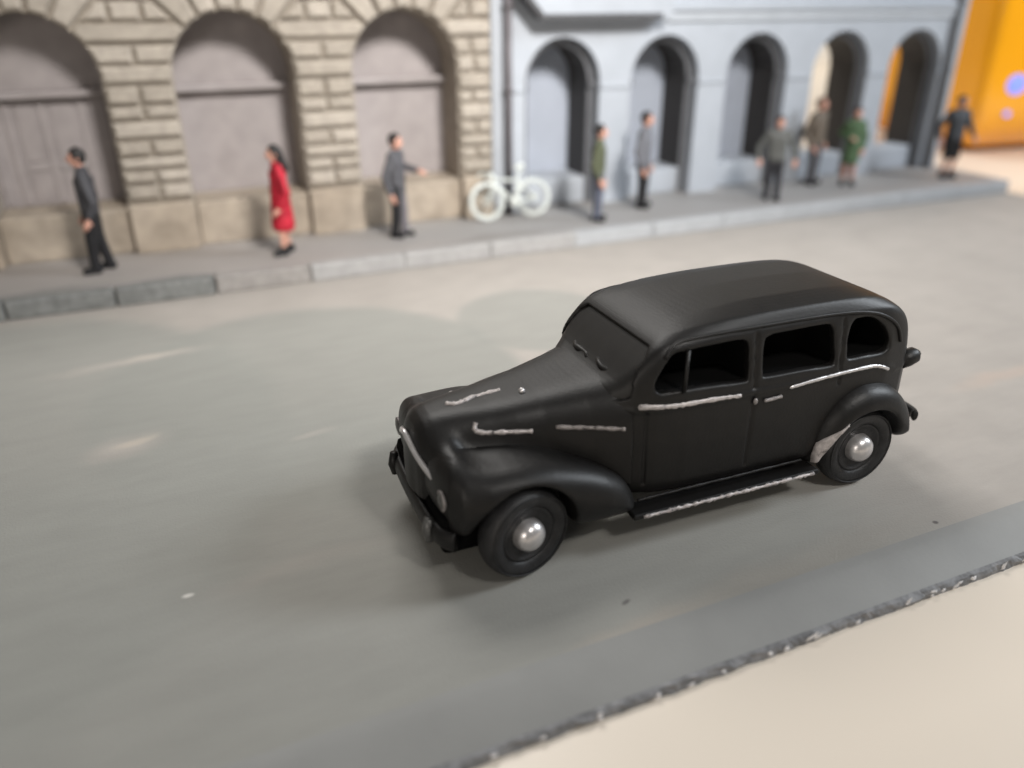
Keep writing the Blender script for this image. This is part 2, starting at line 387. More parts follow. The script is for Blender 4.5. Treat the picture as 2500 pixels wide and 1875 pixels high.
def sidewalk():
    s = MB()
    s.add([(X_LEFT, YK+.16, ZK), (X_END-.12, YK+.16, ZK), (X_END-.12, 14.2, ZK), (X_LEFT, 14.2, ZK)], [(0, 1, 2, 3)])
    s.box(X_LEFT, X_END-.14, YK+.17, 14.19, 0.004, ZK-.01)
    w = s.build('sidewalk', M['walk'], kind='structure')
    cuts = [X_LEFT, -5.9, -4.65, -3.4, -2.15, -0.9, 0.32, 1.6, 2.95, 4.3, 5.75, 7.2, 8.6, 10.0, 11.4, 12.8, 14.2, X_END]
    for i in range(len(cuts)-1):
        g = .012 if cuts[i] < 1.5 else .003; a, b = cuts[i]+g, cuts[i+1]-g
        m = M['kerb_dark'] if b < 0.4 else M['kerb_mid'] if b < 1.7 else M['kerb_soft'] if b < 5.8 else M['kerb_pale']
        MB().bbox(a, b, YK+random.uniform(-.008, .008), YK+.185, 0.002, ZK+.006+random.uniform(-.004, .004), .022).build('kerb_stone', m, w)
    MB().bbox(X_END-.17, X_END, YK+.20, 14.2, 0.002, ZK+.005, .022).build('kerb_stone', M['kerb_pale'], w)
sidewalk()

# ------------------------------------------------------------------ arch walls
def arch_pts(cx, r, zs, n=28): return [(cx-r*math.cos(math.pi*i/n), zs+r*math.sin(math.pi*i/n)) for i in range(n+1)]
def arch_wall(x0, x1, z0, z1, y0, y1, arches):       # arches: (cx, r, zs) openings from z0 up
    mb = MB(); x = x0
    for (cx, r, zs) in arches:
        mb.add([(x, y0, z0), (cx-r, y0, z0), (cx-r, y0, z1), (x, y0, z1)], [(0, 1, 2, 3)])
        P = arch_pts(cx, r, zs)
        for a, b in zip(P[:-1], P[1:]): mb.add([(a[0], y0, a[1]), (b[0], y0, b[1]), (b[0], y0, z1), (a[0], y0, z1)], [(0, 1, 2, 3)])
        Q = [(cx-r, z0)]+P+[(cx+r, z0)]
        for a, b in zip(Q[:-1], Q[1:]): mb.add([(a[0], y0, a[1]), (a[0], y1, a[1]), (b[0], y1, b[1]), (b[0], y0, b[1])], [(0, 1, 2, 3)])
        x = cx+r
    mb.add([(x, y0, z0), (x1, y0, z0), (x1, y0, z1), (x, y0, z1)], [(0, 1, 2, 3)])
    mb.add([(x1, y0, z0), (x1, y1, z0), (x1, y1, z1), (x1, y0, z1)], [(0, 1, 2, 3)])
    mb.add([(x0, y0, z0), (x0, y1, z0), (x0, y1, z1), (x0, y0, z1)], [(0, 1, 2, 3)])
    mb.add([(x0, y0, z1), (x1, y0, z1), (x1, y1, z1), (x0, y1, z1)], [(0, 1, 2, 3)])
    return mb
def clip(P, n, d):                                   # keep n.p <= d
    out = []
    for i in range(len(P)):
        a, b = P[i], P[(i+1) % len(P)]; da = a[0]*n[0]+a[1]*n[1]-d; db = b[0]*n[0]+b[1]*n[1]-d
        if da <= 0: out.append(a)
        if da*db < 0: t = da/(da-db); out.append((a[0]+(b[0]-a[0])*t, a[1]+(b[1]-a[1])*t))
    return out
def poly_area(P): return 0.5*sum(P[i][0]*P[(i+1) % len(P)][1]-P[(i+1) % len(P)][0]*P[i][1] for i in range(len(P)))
def inset(P, t):
    if poly_area(P) < 0: P = P[::-1]
    Q = P
    for i in range(len(P)):
        a, b = P[i], P[(i+1) % len(P)]; dx, dz = b[0]-a[0], b[1]-a[1]; L = math.hypot(dx, dz)
        if L < 1e-6: continue
        n = (dz/L, -dx/L); Q = clip(Q, n, n[0]*a[0]+n[1]*a[1]-t)
        if len(Q) < 3: return []
    return Q
def stone(P, parent, yb, yf):
    P = inset(P, .022)
    if len(P) < 3 or abs(poly_area(P)) < .006: return
    Q = inset(P, .038)
    if len(Q) < 3 or len(Q) != len(P): Q = None
    yf += random.uniform(-.012, .012)
    if Q is None:
        c = (sum(p[0] for p in P)/len(P), sum(p[1] for p in P)/len(P)); Q = [(c[0]+(p[0]-c[0])*.8, c[1]+(p[1]-c[1])*.8) for p in P]
    n = len(P)
    jit = lambda: random.uniform(-.008, .008)
    V = [(p[0], yb, p[1]) for p in P]+[(p[0]+jit(), yf+.045, p[1]+jit()) for p in P]+[(q[0]+jit(), yf+jit()*.5, q[1]+jit()) for q in Q]
    F = [(i, (i+1) % n, n+(i+1) % n, n+i) for i in range(n)]+[(n+i, n+(i+1) % n, 2*n+(i+1) % n, 2*n+i) for i in range(n)]+[tuple(2*n+i for i in range(n))]
    MB().add(V, F).build('stone', random.choice(M['stone']), parent)

def stone_building():
    b = thing('stone_building', 'tan rusticated stone building front with three blind arches on the left', 'building', (1.0, YF, ZK))
    X0, X1, ZT = -5.6, 5.06, 3.9
    off = np.array([1.0, YF, ZK])
    RR, ZS = 0.83, 2.62
    arches = [(-3.95, RR, ZS), (-1.44, RR, ZS), (1.13, RR, ZS), (3.65, RR, ZS)]
    inv = Matrix.Translation(-Vector(off))
    class PB:            # parts given in world coordinates, kept in the building's own frame
        pass
    def put(mb, name, m, smooth=False):
        mb.v = [(p[0]-off[0], p[1]-off[1], p[2]-off[2]) for p in mb.v]; return mb.build(name, m, b, smooth)
    put(arch_wall(X0, X1, ZK, ZT, YF+.04, 13.42, arches), 'wall', M['mortar'])
    # coursed stones
    Z = [0.96, 1.20, 1.395, 1.58, 1.81, 2.07, 2.27, 2.535, 2.79, 3.05, 3.315, 3.58, 3.88]
    edges = [X0]+[e for a in arches for e in (a[0]-RR, a[0]+RR)]+[X1]
    TA = R(46)
    nst = 0
    for p in range(0, len(edges), 2):
        xl, xr = edges[p], edges[p+1]
        lc = arches[p//2-1][0] if p > 0 else None; rc = arches[p//2][0] if p//2 < len(arches) else None
        for k in range(len(Z)-1):
            z0, z1 = Z[k], Z[k+1]
            L = xl if lc is None else lc; Rr = xr if rc is None else rc
            P = [(L, z0), (Rr, z0), (Rr, z1), (L, z1)]
            for c, sgn in ((lc, 1), (rc, -1)):
                if c is None: continue
                if z0 < ZS+RR*math.sin(TA)-.02:
                    hx = lambda z: c+sgn*(math.sqrt(max(RR**2-(z-ZS)**2, 0)) if z > ZS else RR)
                    A, B = (hx(z0), z0), (hx(min(z1, ZS+RR*.96)), min(z1, ZS+RR*.96))
                    dx, dz = B[0]-A[0], B[1]-A[1]; n = (-dz, dx) if sgn > 0 else (dz, -dx)
                    P = clip(P, (n[0], n[1]), n[0]*A[0]+n[1]*A[1])
                if len(P) >= 3 and z1 > ZS+.2:            # leave the voussoir fan free
                    n = (-math.sin(TA)*sgn, math.cos(TA)) if sgn > 0 else (math.sin(TA), math.cos(TA))
                    P = clip(P, n, n[0]*c+n[1]*ZS)
                if len(P) < 3: break
            if len(P) < 3: continue
            xs = [q[0] for q in P]; a, e = min(xs), max(xs); w = e-a
            if p == len(edges)-2: fr = [[], [.5], [], [.5], [], [.42], [], [.5], [.5], [], [.5], [.38, .7], [.5]][k]
            else: fr = [[.52], [.36, .66] if p == 2 else [.5], [], [.5] if p != 2 else [.46], [], [.5], [.5] if p == 2 else [.48], [], [.62] if p == 2 else [.5], [.45] if p == 2 else [], [] if p == 2 else [.33, .66], [.5], [.4]][k]
            cuts = [a]+[a+f*w for f in fr]+[e]
            for q in range(len(cuts)-1):
                T = clip(clip(P, (1, 0), cuts[q+1]), (-1, 0), -cuts[q])
                if len(T) >= 3:
                    stone([(t[0]-off[0], t[1]-off[2]) for t in T], b, .045, -.045)
    for (cx, r, zs) in arches:
        a0, a1, nv = TA, math.pi-TA, 5
        for i in range(nv):
            t0 = a0+(a1-a0)*i/nv; t1 = a0+(a1-a0)*(i+1)/nv; tm = (t0+t1)/2; ro = r+.62
            P = [(cx+r*math.cos(t0), zs+r*math.sin(t0)), (cx+ro*math.cos(t0), zs+ro*math.sin(t0)), (cx+ro*math.cos(t1), zs+ro*math.sin(t1)), (cx+r*math.cos(t1), zs+r*math.sin(t1))]
            stone([(t[0]-off[0], t[1]-off[2]) for t in P], b, .045, -.05)
    for p in range(0, len(edges), 2):
        xl, xr = edges[p], edges[p+1]
        put(MB().bbox(xl-.0, xr-.03, YF-.15, YF+.035, ZK+.002, .93, .02), 'plinth_block', M['plinth'])
    for (cx, r, zs) in arches:
        put(MB().bbox(cx-r+.003, cx+r-.003, YF+.01, 13.38, ZK+.002, .875, .025), 'riser_block', M['plinth'])
        put(MB().box(cx-r-.02, cx+r+.02, 13.385, 13.46, ZK+.01, zs+r+.05), 'door_panel', M['panel'])
        lg = put(MB().bbox(cx-r+.004, cx+r-.004, 13.20, 13.382, 2.36, 2.455, .02), 'ledge', M['panel'])
    # the plank door in the leftmost arch: raised stiles and rails
    cx = arches[1][0]
    for x in (-2.16, -1.93, -1.49, -0.98, -0.72): put(MB().bbox(x-.05, x+.05, 13.355, 13.384, .9, 2.34, .01), 'door_stile', M['panel'])
    for (xa, xb) in ((-1.875, -1.545), (-1.435, -1.035)):
        put(MB().bbox(xa, xb, 13.36, 13.384, 1.36, 1.45, .01), 'door_rail', M['panel'])
        put(MB().bbox(xa+.05, xb-.05, 13.37, 13.384, 1.5, 2.28, .012), 'door_panel', M['panel'])
        put(MB().bbox(xa+.05, xb-.05, 13.37, 13.384, .93, 1.31, .012), 'door_panel', M['panel'])
stone_building()

def arcade_building():
    b = thing('arcade_building', 'white rendered building front with a row of five open arches on the right', 'building', (10, YF, ZK))
    off = np.array([10, YF, ZK])
    def put(mb, name, m, smooth=False):
        mb.v = [(p[0]-off[0], p[1]-off[1], p[2]-off[2]) for p in mb.v]; return mb.build(name, m, b, smooth)
    RR, ZS = .70, 2.315
    C = [6.35, 8.37, 10.385, 12.40, 14.34]
    put(arch_wall(5.065, 15.18, ZK, 3.9, YF, 12.80, [(c, RR, ZS) for c in C]), 'wall', M['white'])
    RI = .575
    for i, c in enumerate(C):
        # grey inner order: a flat ring with a bead, standing back from the wall face
        mb = MB(); n = 28
        for (ra, rb, ya, yb) in ((RR+.03, RI, 12.802, 12.84), (RR-.02, RR-.055, 12.77, 12.801)):
            A = [(c-ra, ZK+.004)]+arch_pts(c, ra, ZS, n)+[(c+ra, ZK+.004)]; B = [(c-rb, ZK+.004)]+arch_pts(c, rb, ZS, n)+[(c+rb, ZK+.004)]
            for q in range(len(A)-1):
                a0, a1, b0, b1 = A[q], A[q+1], B[q], B[q+1]
                mb.add([(a0[0], ya, a0[1]), (a1[0], ya, a1[1]), (b1[0], ya, b1[1]), (b0[0], ya, b0[1]), (b0[0], yb, b0[1]), (b1[0], yb, b1[1]), (a0[0], yb, a0[1]), (a1[0], yb, a1[1])],
                       [(0, 1, 2, 3), (3, 2, 5, 4), (0, 6, 7, 1)])
        put(mb, 'arch_moulding', M['mould'])
        for s in (-1, 1): put(MB().bbox(c+s*(RR-.065)-.06, c+s*(RR-.065)+.06, 12.74, 12.80, 2.2, 2.31, .012), 'impost_cap', M['mould'])
        # bare plastic lining behind the ring
        P = [(c-RI, ZK+.005)]+arch_pts(c, RI, ZS, n)+[(c+RI, ZK+.005)]; O = [(c-RI-.05, ZK+.005)]+arch_pts(c, RI+.05, ZS, n)+[(c+RI+.05, ZK+.005)]
        mb = MB()
        for q in range(len(P)-1):
            p0, p1, o0, o1 = P[q], P[q+1], O[q], O[q+1]
            mb.add([(p0[0], 12.842, p0[1]), (p1[0], 12.842, p1[1]), (p1[0], 13.52, p1[1]), (p0[0], 13.52, p0[1]), (o0[0], 12.842, o0[1]), (o1[0], 12.842, o1[1]), (o1[0], 13.52, o1[1]), (o0[0], 13.52, o0[1])],
                   [(0, 1, 2, 3), (4, 7, 6, 5), (3, 2, 6, 7)])
        put(mb, 'arch_lining', M['tunnel'])
        put(MB().bbox(c-RI+.003, c+RI-.003, 12.79, 13.5, ZK+.004, .70, .03), 'sill_block', M['white'])
        if i < 3: put(MB().box(c-.75, c+.75, 13.523, 13.57, ZK+.01, 3.15), 'back_panel', M['back'])
    xs = [5.40]+[e for c in C for e in (c-RR-.02, c+RR+.02)]+[15.0]
    for k in range(0, len(xs), 2): put(MB().bbox(xs[k], xs[k+1], YF-.03, YF+.01, 2.19, 2.245, .012), 'string_course', M['white'])
    put(MB().bbox(8.3, 15.1, YF-.05, YF+.01, 3.225, 3.37, .02), 'cornice_band', M['band'])
    put(MB().bbox(8.3, 15.1, YF-.10, YF+.01, 3.373, 3.50, .02), 'cornice_band', M['white'])
    # projecting bay over the first two arches, the shadow line at its foot built as a dark strip
    prof = [(5.84, 3.30), (8.22, 3.30), (8.22, 3.9), (5.34, 3.9), (5.34, 3.82)]
    V = [(x, 12.28, z) for x, z in prof]+[(x, YF-.002, z) for x, z in prof]; n = len(prof)
    put(MB().add(V, [tuple(range(n)), tuple(range(2*n-1, n-1, -1))]+[(i, (i+1) % n, n+(i+1) % n, n+i) for i in range(n)]), 'bay', M['white'])
    pr = [(5.22, 3.88), (5.79, 3.285), (8.0, 3.285)]; w = .075
    top = [(5.26, 3.97), (5.83, 3.36), (8.0, 3.36)]
    V = []
    for y in (12.245, 12.5): V += [(x, y, z) for x, z in pr]+[(x, y, z) for x, z in top]
    F = [(0, 1, 4, 3), (1, 2, 5, 4), (6, 9, 10, 7), (7, 10, 11, 8), (0, 6, 7, 1), (1, 7, 8, 2), (3, 4, 10, 9), (4, 5, 11, 10), (2, 8, 11, 5), (0, 3, 9, 6)]
    put(MB().add(V, F), 'bay_shadow_line', M['shadow_line'])
    put(MB().bbox(15.30, 15.52, 12.58, 12.85, ZK+.004, 3.9, .03), 'corner_pilaster', M['white'])
    def drainpipe(x, m, label):
        t = thing('drainpipe', label, 'drainpipe', (x, YF-.09, ZK))
        MB().tube([(0, 0, 0.002), (0, 0, 3.66)], .062, 14).build('pipe', m, t, True)
        for z in (1.98, 3.22): MB().tube([(0, 0, z), (0, 0, z+.06)], .085, 14).build('pipe_collar', m, t, True)
        MB().tube([(0, 0, 0.003), (0, 0, .1)], .08, 14).build('pipe_shoe', m, t, True)
    drainpipe(5.32, M['pipe'], 'dark drainpipe where the tan and the white building meet, behind the bicycle')
    drainpipe(15.22, M['pipe2'], 'grey drainpipe at the far right corner of the white building')
arcade_building()

# ------------------------------------------------------------------ orange tub beyond the slab
def orange_tub():
    t = thing('storage_tub', 'large glossy orange plastic tub standing on the table beyond the white building', 'tub', (21.95, 16.75, -.16), R(-7.7))
    # local box: x along the left face, y along the front
    def f(X):
        x, y, z = X; r = 0.22
        qx = np.abs(x)-2.6+r; qy = np.abs(y)-2.6+r
        d2 = np.sqrt(np.maximum(qx, 0)**2+np.maximum(qy, 0)**2)+np.minimum(np.maximum(qx, qy), 0)-r
        R2 = 1.35
        a = d2+R2; bz = -(z-.02)+R2
        d = np.sqrt(np.maximum(a, 0)**2+np.maximum(bz, 0)**2)+np.minimum(np.maximum(a, bz), 0)-R2
        d = np.maximum(d, z-7.0)
        return d
    sdf_obj('tub_body', f, (-3.1, -3.4, -.2), (3.1, 3.4, 7.2), .14, M['orange'], t)
    lm = bpy.data.materials.new('blue_glint'); lm.use_nodes = True; b = lm.node_tree.nodes['Principled BSDF']
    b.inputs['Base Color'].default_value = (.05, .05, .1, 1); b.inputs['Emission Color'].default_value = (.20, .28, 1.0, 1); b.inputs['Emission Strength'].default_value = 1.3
    for (x, z, r) in GLINTS: MB().sphere((x, -2.60, z), r, 20, 12, (1, .35, .8)).build('window_glint', lm, t, True)  # glowing discs stand in for a window's reflection on the glossy plastic
    return t
GLINTS = [(-1.59, 1.77, .30), (-1.66, 1.07, .10)]
orange_tub()

# ------------------------------------------------------------------ the car (local x runs from nose to tail, y away from the camera side)
CX0, CY0 = 1.4, 0.80            # measured front-axle coordinates (u, v) -> local
def build_car():
    ang = R(-1.27)
    org = Vector((1.763, 3.83, 0))+CX0*Vector((math.cos(ang), math.sin(ang), 0))+CY0*Vector((-math.sin(ang), math.cos(ang), 0))
    car = thing('model_car', 'matt black vintage estate car model with silver trim and domed hubcaps on the grey road', 'model car', org, ang)
    h = .0148
    def UCW(X): return X[0]+CX0, X[1], X[2]           # u from the front axle, c from the centre line, w up
    WR = .33; UF, UR = 0.0, 2.865
    side = spline([(.62, .27), (.62, 1.0), (.66, 1.12), (.78, 1.19), (.93, 1.335), (1.05, 1.44), (1.19, 1.50), (1.4, 1.552), (1.8, 1.612), (2.2, 1.63), (2.6, 1.612), (2.85, 1.565), (3.08, 1.475), (3.26, 1.33), (3.37, 1.13), (3.43, .92), (3.46, .7), (3.465, .45), (3.44, .28)], 4)
    front = [(-.66, .27), (.66, .27), (.68, .4), (.69, .7), (.685, .93), (.668, 1.03), (.655, 1.1), (.612, 1.38), (.595, 1.45), (.53, 1.55), (.35, 1.62), (0, 1.65), (-.35, 1.62), (-.53, 1.55), (-.595, 1.45), (-.612, 1.38), (-.655, 1.1), (-.668, 1.03), (-.685, .93), (-.69, .7), (-.68, .4)]
    hp = [(.60, 0), (.62, .34), (.72, .47), (.86, .575), (1.02, .635), (1.25, .672), (1.6, .69), (2.2, .695), (2.8, .68), (3.05, .655), (3.25, .60), (3.40, .50), (3.47, .36), (3.50, 0)]
    plan = hp+[(u, -c) for u, c in hp[-2:0:-1]]
    def shell(u, c, w):
        a = sd_poly(u, w, side); b = sd_poly(c, w, front); p = sd_poly(u, c, plan)
        return smax(smax(a, b, .12), p, .10)
    WIN = [spline([(1.02, 1.125), (1.0, 1.20), (1.09, 1.345), (1.18, 1.39), (1.45, 1.40), (1.66, 1.402), (1.725, 1.36), (1.735, 1.2), (1.735, 1.12), (1.70, 1.095), (1.4, 1.112), (1.1, 1.118)], 4, True),
           spline([(1.865, 1.13), (1.862, 1.33), (1.90, 1.395), (2.1, 1.403), (2.38, 1.405), (2.465, 1.37), (2.50, 1.2), (2.51, 1.11), (2.47, 1.085), (2.2, 1.095), (1.9, 1.10)], 4, True),
           spline([(2.63, 1.13), (2.62, 1.28), (2.66, 1.39), (2.74, 1.408), (2.86, 1.385), (2.97, 1.30), (3.03, 1.2), (3.03, 1.13), (2.97, 1.10), (2.8, 1.105), (2.66, 1.105)], 4, True)]
    def wheel_cut(X, u0, r): return np.sqrt((X[0]-u0)**2+(X[2]-WR)**2)-r
    def wshield(u, c, w, depth):            # region in front of a plane lying just behind the sloping windshield
        n = np.array([.30, -.27]); n = n/np.linalg.norm(n)           # outward normal in (u, w) is (-,+)
        nx, nw = -.745, .667
        pl_ = (u-.86)*nx+(w-1.28)*nw+depth-.085*(np.abs(c)/.5)**2*0.9
        P = [(-.55, 1.10), (-.505, 1.35), (-.45, 1.405), (.45, 1.405), (.505, 1.35), (.55, 1.10), (.51, 1.07), (-.51, 1.07)]
        return pl_, sd_poly(c, w, P)
    def body(X):
        u, c, w = UCW(X); d = shell(u, c, w)
        s0 = d.copy()
        for P in WIN:
            pk = smax(sd_poly(u, w, P), .12-np.abs(c), .02); d = smax(d, -pk, .02)
        pl_, pp = wshield(u, c, w, .0)
        dep = np.maximum(pp, np.maximum(-(s0+.035), u-1.25))
        d = smax(d, -dep, .012)
        # rear window, luggage-door and front-door shut lines
        rw = np.maximum(np.maximum(sd_poly(c, w, [(-.36, 1.12), (-.33, 1.32), (.33, 1.32), (.36, 1.12)]), -(s0+.06)), 3.0-u); d = smax(d, -rw, .015)
        for (ua, ub, wa, wb) in ((1.79, 1.795, .40, 1.43), (.955, .94, .40, 1.05), (2.565, 2.57, .92, 1.43)):
            uu = ua+(ub-ua)*(w-wa)/(wb-wa)
            g = np.maximum(np.maximum(np.abs(u-uu)-.009, np.maximum(wa-w, w-wb)), -(s0+.016)); d = smax(d, -g, .01)
        # belt swage
        d = np.where(np.abs(c) > .45, d-.010*np.exp(-((w-(1.0-.06*np.clip((u-2.9)/.25, 0, 1)**2))/.022)**2), d)
        for u0 in (UF, UR):
            d = smax(d, -np.maximum(wheel_cut((u, c, w), u0, .385), .42-np.abs(c)), .02)
        return d
    sdf_obj('body', body, (.5-CX0, -.76, .2), (3.6-CX0, .76, 1.72), h, M['car'], car, M['pit'],
            lambda X: (shell(*UCW(X)) < -.055) & (X[2] > 1.04))
    def interior(X):
        u, c, w = UCW(X); d = shell(u, c, w)+.045
        return np.maximum(np.maximum(d, np.abs(c)-.30), np.maximum(w-1.44, 1.0-w))
    sdf_obj('interior', interior, (.6-CX0, -.4, .95), (3.5-CX0, .4, 1.5), .03, M['pit'], car)
    def pane(X):
        u, c, w = UCW(X); s0 = shell(u, c, w); pl_, pp = wshield(u, c, w, 0)
        return np.maximum(np.maximum(pp-.012, np.abs(s0+.034)-.014), u-1.25)
    sdf_obj('windshield', pane, (.55-CX0, -.6, 1.0), (1.3-CX0, .6, 1.55), .0125, M['wind'], car)
    def nose(X):
        u, c, w = UCW(X)
        P = spline([(-.50, .56), (-.550, .64), (-.560, .73), (-.545, .80), (-.49, .86), (-.42, .88), (-.36, .865), (-.31, .815), (-.22, .785), (.0, .775), (.32, .70), (.3, .6), (-.1, .58)], 4, True)
        pl = [(-.61, -.26), (-.57, -.44), (-.48, -.60), (-.30, -.62), (-.18, -.50), (.4, -.46), (.4, .46), (-.18, .50), (-.30, .62), (-.48, .60), (-.57, .44), (-.61, .26)]
        return smax(sd_poly(u, w, P), sd_poly(u, c, pl), .24)
    # hood
    cu = [-.60, -.585, -.55, -.50, -.44, -.36, -.25, -.05, .3, .6, .75, .9]
    ct = [.66, .84, .925, .972, .997, 1.01, 1.02, 1.032, 1.075, 1.125, 1.155, 1.165]
    hu = [-.60, -.57, -.50, -.40, -.25, 0, .3, .6, .85]
    hh = [.08, .22, .29, .32, .335, .375, .43, .52, .615]
    def hood(X):
        u, c, w = UCW(X); top = np.interp(u, cu, ct); hw = np.interp(u, hu, hh); wb = .42
        n = 3.1+1.4*np.clip((u+.4)/.5, 0, 1)
        q = ((np.abs(c)/hw)**n+(np.maximum(w-wb, 0)/np.maximum(top-wb, .05))**n)**(1/n)-1
        d = q*np.minimum(hw, .35)
        d = smax(d, u-.86, .02); d = smax(d, -.605-u, .05); d = smax(d, .42-w, .02)
        return smin(d, nose(X), .10)
    sdf_obj('hood', hood, (-.68-CX0, -.7, .36), (.92-CX0, .7, 1.26), h, M['car'], car)
    MB().bbox(-.545-CX0, -.2-CX0, -.60, .60, .20, .50, .05).build('front_valance', M['pit'], car, True)
    # grille block under the nose, with bars
    def grille(X):
        u, c, w = UCW(X)
        P = [(-.47, .30), (-.51, .45), (-.52, .62), (-.50, .76), (-.2, .80), (.3, .78), (.3, .30)]
        d = smax(sd_poly(u, w, P), np.abs(c)-.36, .1)
        return smax(d, -(np.abs(((w+.5) % .085)-.0425)-.014)*1.0-0.0+np.where(u > -.44, 1, 0)*0, .012) if False else d
    sdf_obj('grille', grille, (-.6-CX0, -.45, .25), (.35-CX0, .45, .85), h, M['pit'], car)
    for k in range(4):
        w0 = .38+.075*k; x0 = -.525+.012*abs(k-2)
        MB().tube([(x0+.10-CX0, -.40, w0), (x0+.02-CX0, -.24, w0), (x0-CX0, 0, w0), (x0+.02-CX0, .24, w0), (x0+.10-CX0, .40, w0)], .016, 8).build('grille_bar', M['car'], car, True)
    # fenders
    ffp = spline([(-.53, .36), (-.555, .52), (-.54, .65), (-.49, .74), (-.38, .79), (-.08, .805), (.14, .785), (.33, .735), (.50, .675), (.66, .595), (.79, .50), (.88, .38), (.905, .28), (.84, .225), (.6, .235), (.44, .25), (.36, .28), (.2, .4), (-.2, .42), (-.42, .34)], 3, True)
    fpl = [(-.60, .12), (-.60, .36), (-.575, .52), (-.53, .64), (-.44, .735), (-.25, .785), (0, .80), (.35, .79), (.62, .78), (.80, .755), (.95, .70), (.95, .12)]
    def make_fender(side_):
        def f(X):
            u, c, w = X[0]+CX0, X[1]*side_, X[2]
            d = smax(sd_poly(u, w, ffp), sd_poly(u, c, fpl), .22)
            d = smin(d, nose(X)+.014, .15)        # flows into the nose
            # hollow above the hood-side, keep only a skin outboard
            d = smax(d, .22-c, .03)
            d = smax(d, -np.maximum(wheel_cut((u, c, w), UF, .372), np.maximum(.46-c, c-2)), .025)
            return d
        lo = (-.66-CX0, .1, .18) if side_ > 0 else (-.66-CX0, -.86, .18)
        hi = (1.0-CX0, .86, .95) if side_ > 0 else (1.0-CX0, -.1, .95)
        fo = sdf_obj('front_fender', f, lo, hi, h, M['car'], car)
        # headlight set into the fender nose
        hl = MB(); hl.lathe([(0, -.018), (.035, -.014), (.056, 0), (.064, .014), (.064, .06)], 28, (-.522-CX0, side_*.545, .61), 'x')
        hl.build('headlight', M['lens'], car, True)
        MB().torus((-.520-CX0, side_*.545, .61), .064, .009, 'x', 28, 8).build('headlight_rim', M['dull'], car, True)
    make_fender(-1); make_fender(1)
    rfp = spline([(2.37, .26), (2.40, .42), (2.47, .63), (2.59, .78), (2.76, .865), (2.93, .87), (3.10, .82), (3.26, .70), (3.37, .55), (3.43, .40), (3.425, .32), (3.28, .32), (3.1, .4), (2.8, .45), (2.56, .36), (2.48, .25)], 3, True)
    rpl = [(2.30, .3), (2.32, .66), (2.42, .735), (2.58, .775), (2.83, .79), (3.14, .785), (3.31, .765), (3.42, .72), (3.48, .62), (3.48, .3)]
    def rear_f(u, c, w):
        d = smax(sd_poly(u, w, rfp), sd_poly(u, c, rpl), .20)
        d = smax(d, .45-c, .03)
        return smax(d, -np.maximum(wheel_cut((u, c, w), UR, .36), .5-c), .025)
    for s in (-1, 1):
        lo = (2.25-CX0, .4, .18) if s > 0 else (2.25-CX0, -.86, .18); hi = (3.52-CX0, .86, .96) if s > 0 else (3.52-CX0, -.4, .96)
        sdf_obj('rear_fender', lambda X, s=s: rear_f(X[0]+CX0, X[1]*s, X[2]), lo, hi, h, M['car'], car)
        def guard(X, s=s):
            u, c, w = X[0]+CX0, X[1]*s, X[2]; d = rear_f(u, c, w)-.009
            r = np.sqrt((u-UR)**2+(w-WR)**2)
            sel = np.maximum(np.maximum(r-.45+(.12*np.clip((w-.40)/.26, 0, 1)**1.5), .66-c), np.maximum(np.maximum(w-.665, .285-w), u-2.75))
            return smax(d, sel, .012)
        lo = (2.3-CX0, .5, .22) if s > 0 else (2.3-CX0, -.86, .22); hi = (2.8-CX0, .86, .72) if s > 0 else (2.8-CX0, -.5, .72)
        sdf_obj('stone_guard', guard, lo, hi, .011, M['dab'], car)
        # running board with a worn silver lip, sill moulding
        MB().bbox(.80-CX0, 2.42-CX0, *sorted((s*.60, s*.775)), .235, .278, .015).build('running_board', M['car'], car)
        us = np.linspace(.875, 2.36, 90)
        mb = MB(); mb.tube([(u-CX0, s*(.778), .260+random.uniform(-.003, .004)) for u in us], [max(.006, .014+random.uniform(-.005, .004)) for u in us], 7); mb.build('running_board_lip', M['dab'], car, True)
        us = np.linspace(.87, 2.30, 60)
        MB().tube([(u-CX0, s*(.688), .345+random.uniform(-.002, .002)) for u in us], [.012+random.uniform(-.003, .003) for u in us], 7).build('sill_moulding', M['car'], car, True)
        # drip rail
        dr = spline([(1.06, 1.37), (1.12, 1.43), (1.22, 1.462), (1.5, 1.476), (2.0, 1.475), (2.45, 1.47), (2.75, 1.45), (2.95, 1.395), (3.10, 1.29), (3.16, 1.16)], 5)
        def skin(u, w):          # half width of the shell at (u, w)
            cc = np.linspace(.2, .75, 240); d = shell(np.full(240, u), cc, np.full(240, w)); k = np.argmax(d > 0); return cc[k]
        MB().tube([(u-CX0, s*(skin(u, w)+.002), w) for u, w in dr], .014, 8).build('drip_rail', M['car'], car, True)
        # silver belt dabs, door handles
        def strip(name, pts, r, m, flat=1.0, off=-.009):
            P = spline(pts, 8); rr = [r*(.88+.24*random.random())*(.45 if i in (0, len(P)-1) else 1) for i in range(len(P))]
            return MB().tube([(u-CX0, s*(skin(u, w)+off), w) for u, w in P], rr, 8, True, flat).build(name, m, car, True)
        strip('belt_trim', [(2.10, .985), (2.3, 1.0), (2.5, 1.008), (2.7, 1.014), (2.88, 1.012), (2.98, .99), (3.06, .955)], .016, M['chrome'], off=-.001)
        strip('belt_trim', [(.885, 1.03), (1.0, 1.022), (1.15, 1.012), (1.3, 1.012), (1.5, 1.008), (1.69, .998)], .023, M['dab'], off=-.011)
        strip('door_handle', [(1.875, .928), (1.95, .93), (2.03, .936)], .014, M['dull'], off=.010)
        MB().sphere((1.80-CX0, s*(skin(1.8, .94)+.008), .935), .02, 10, 6, (1, .7, 1.3)).build('door_handle', M['dull'], car, True)
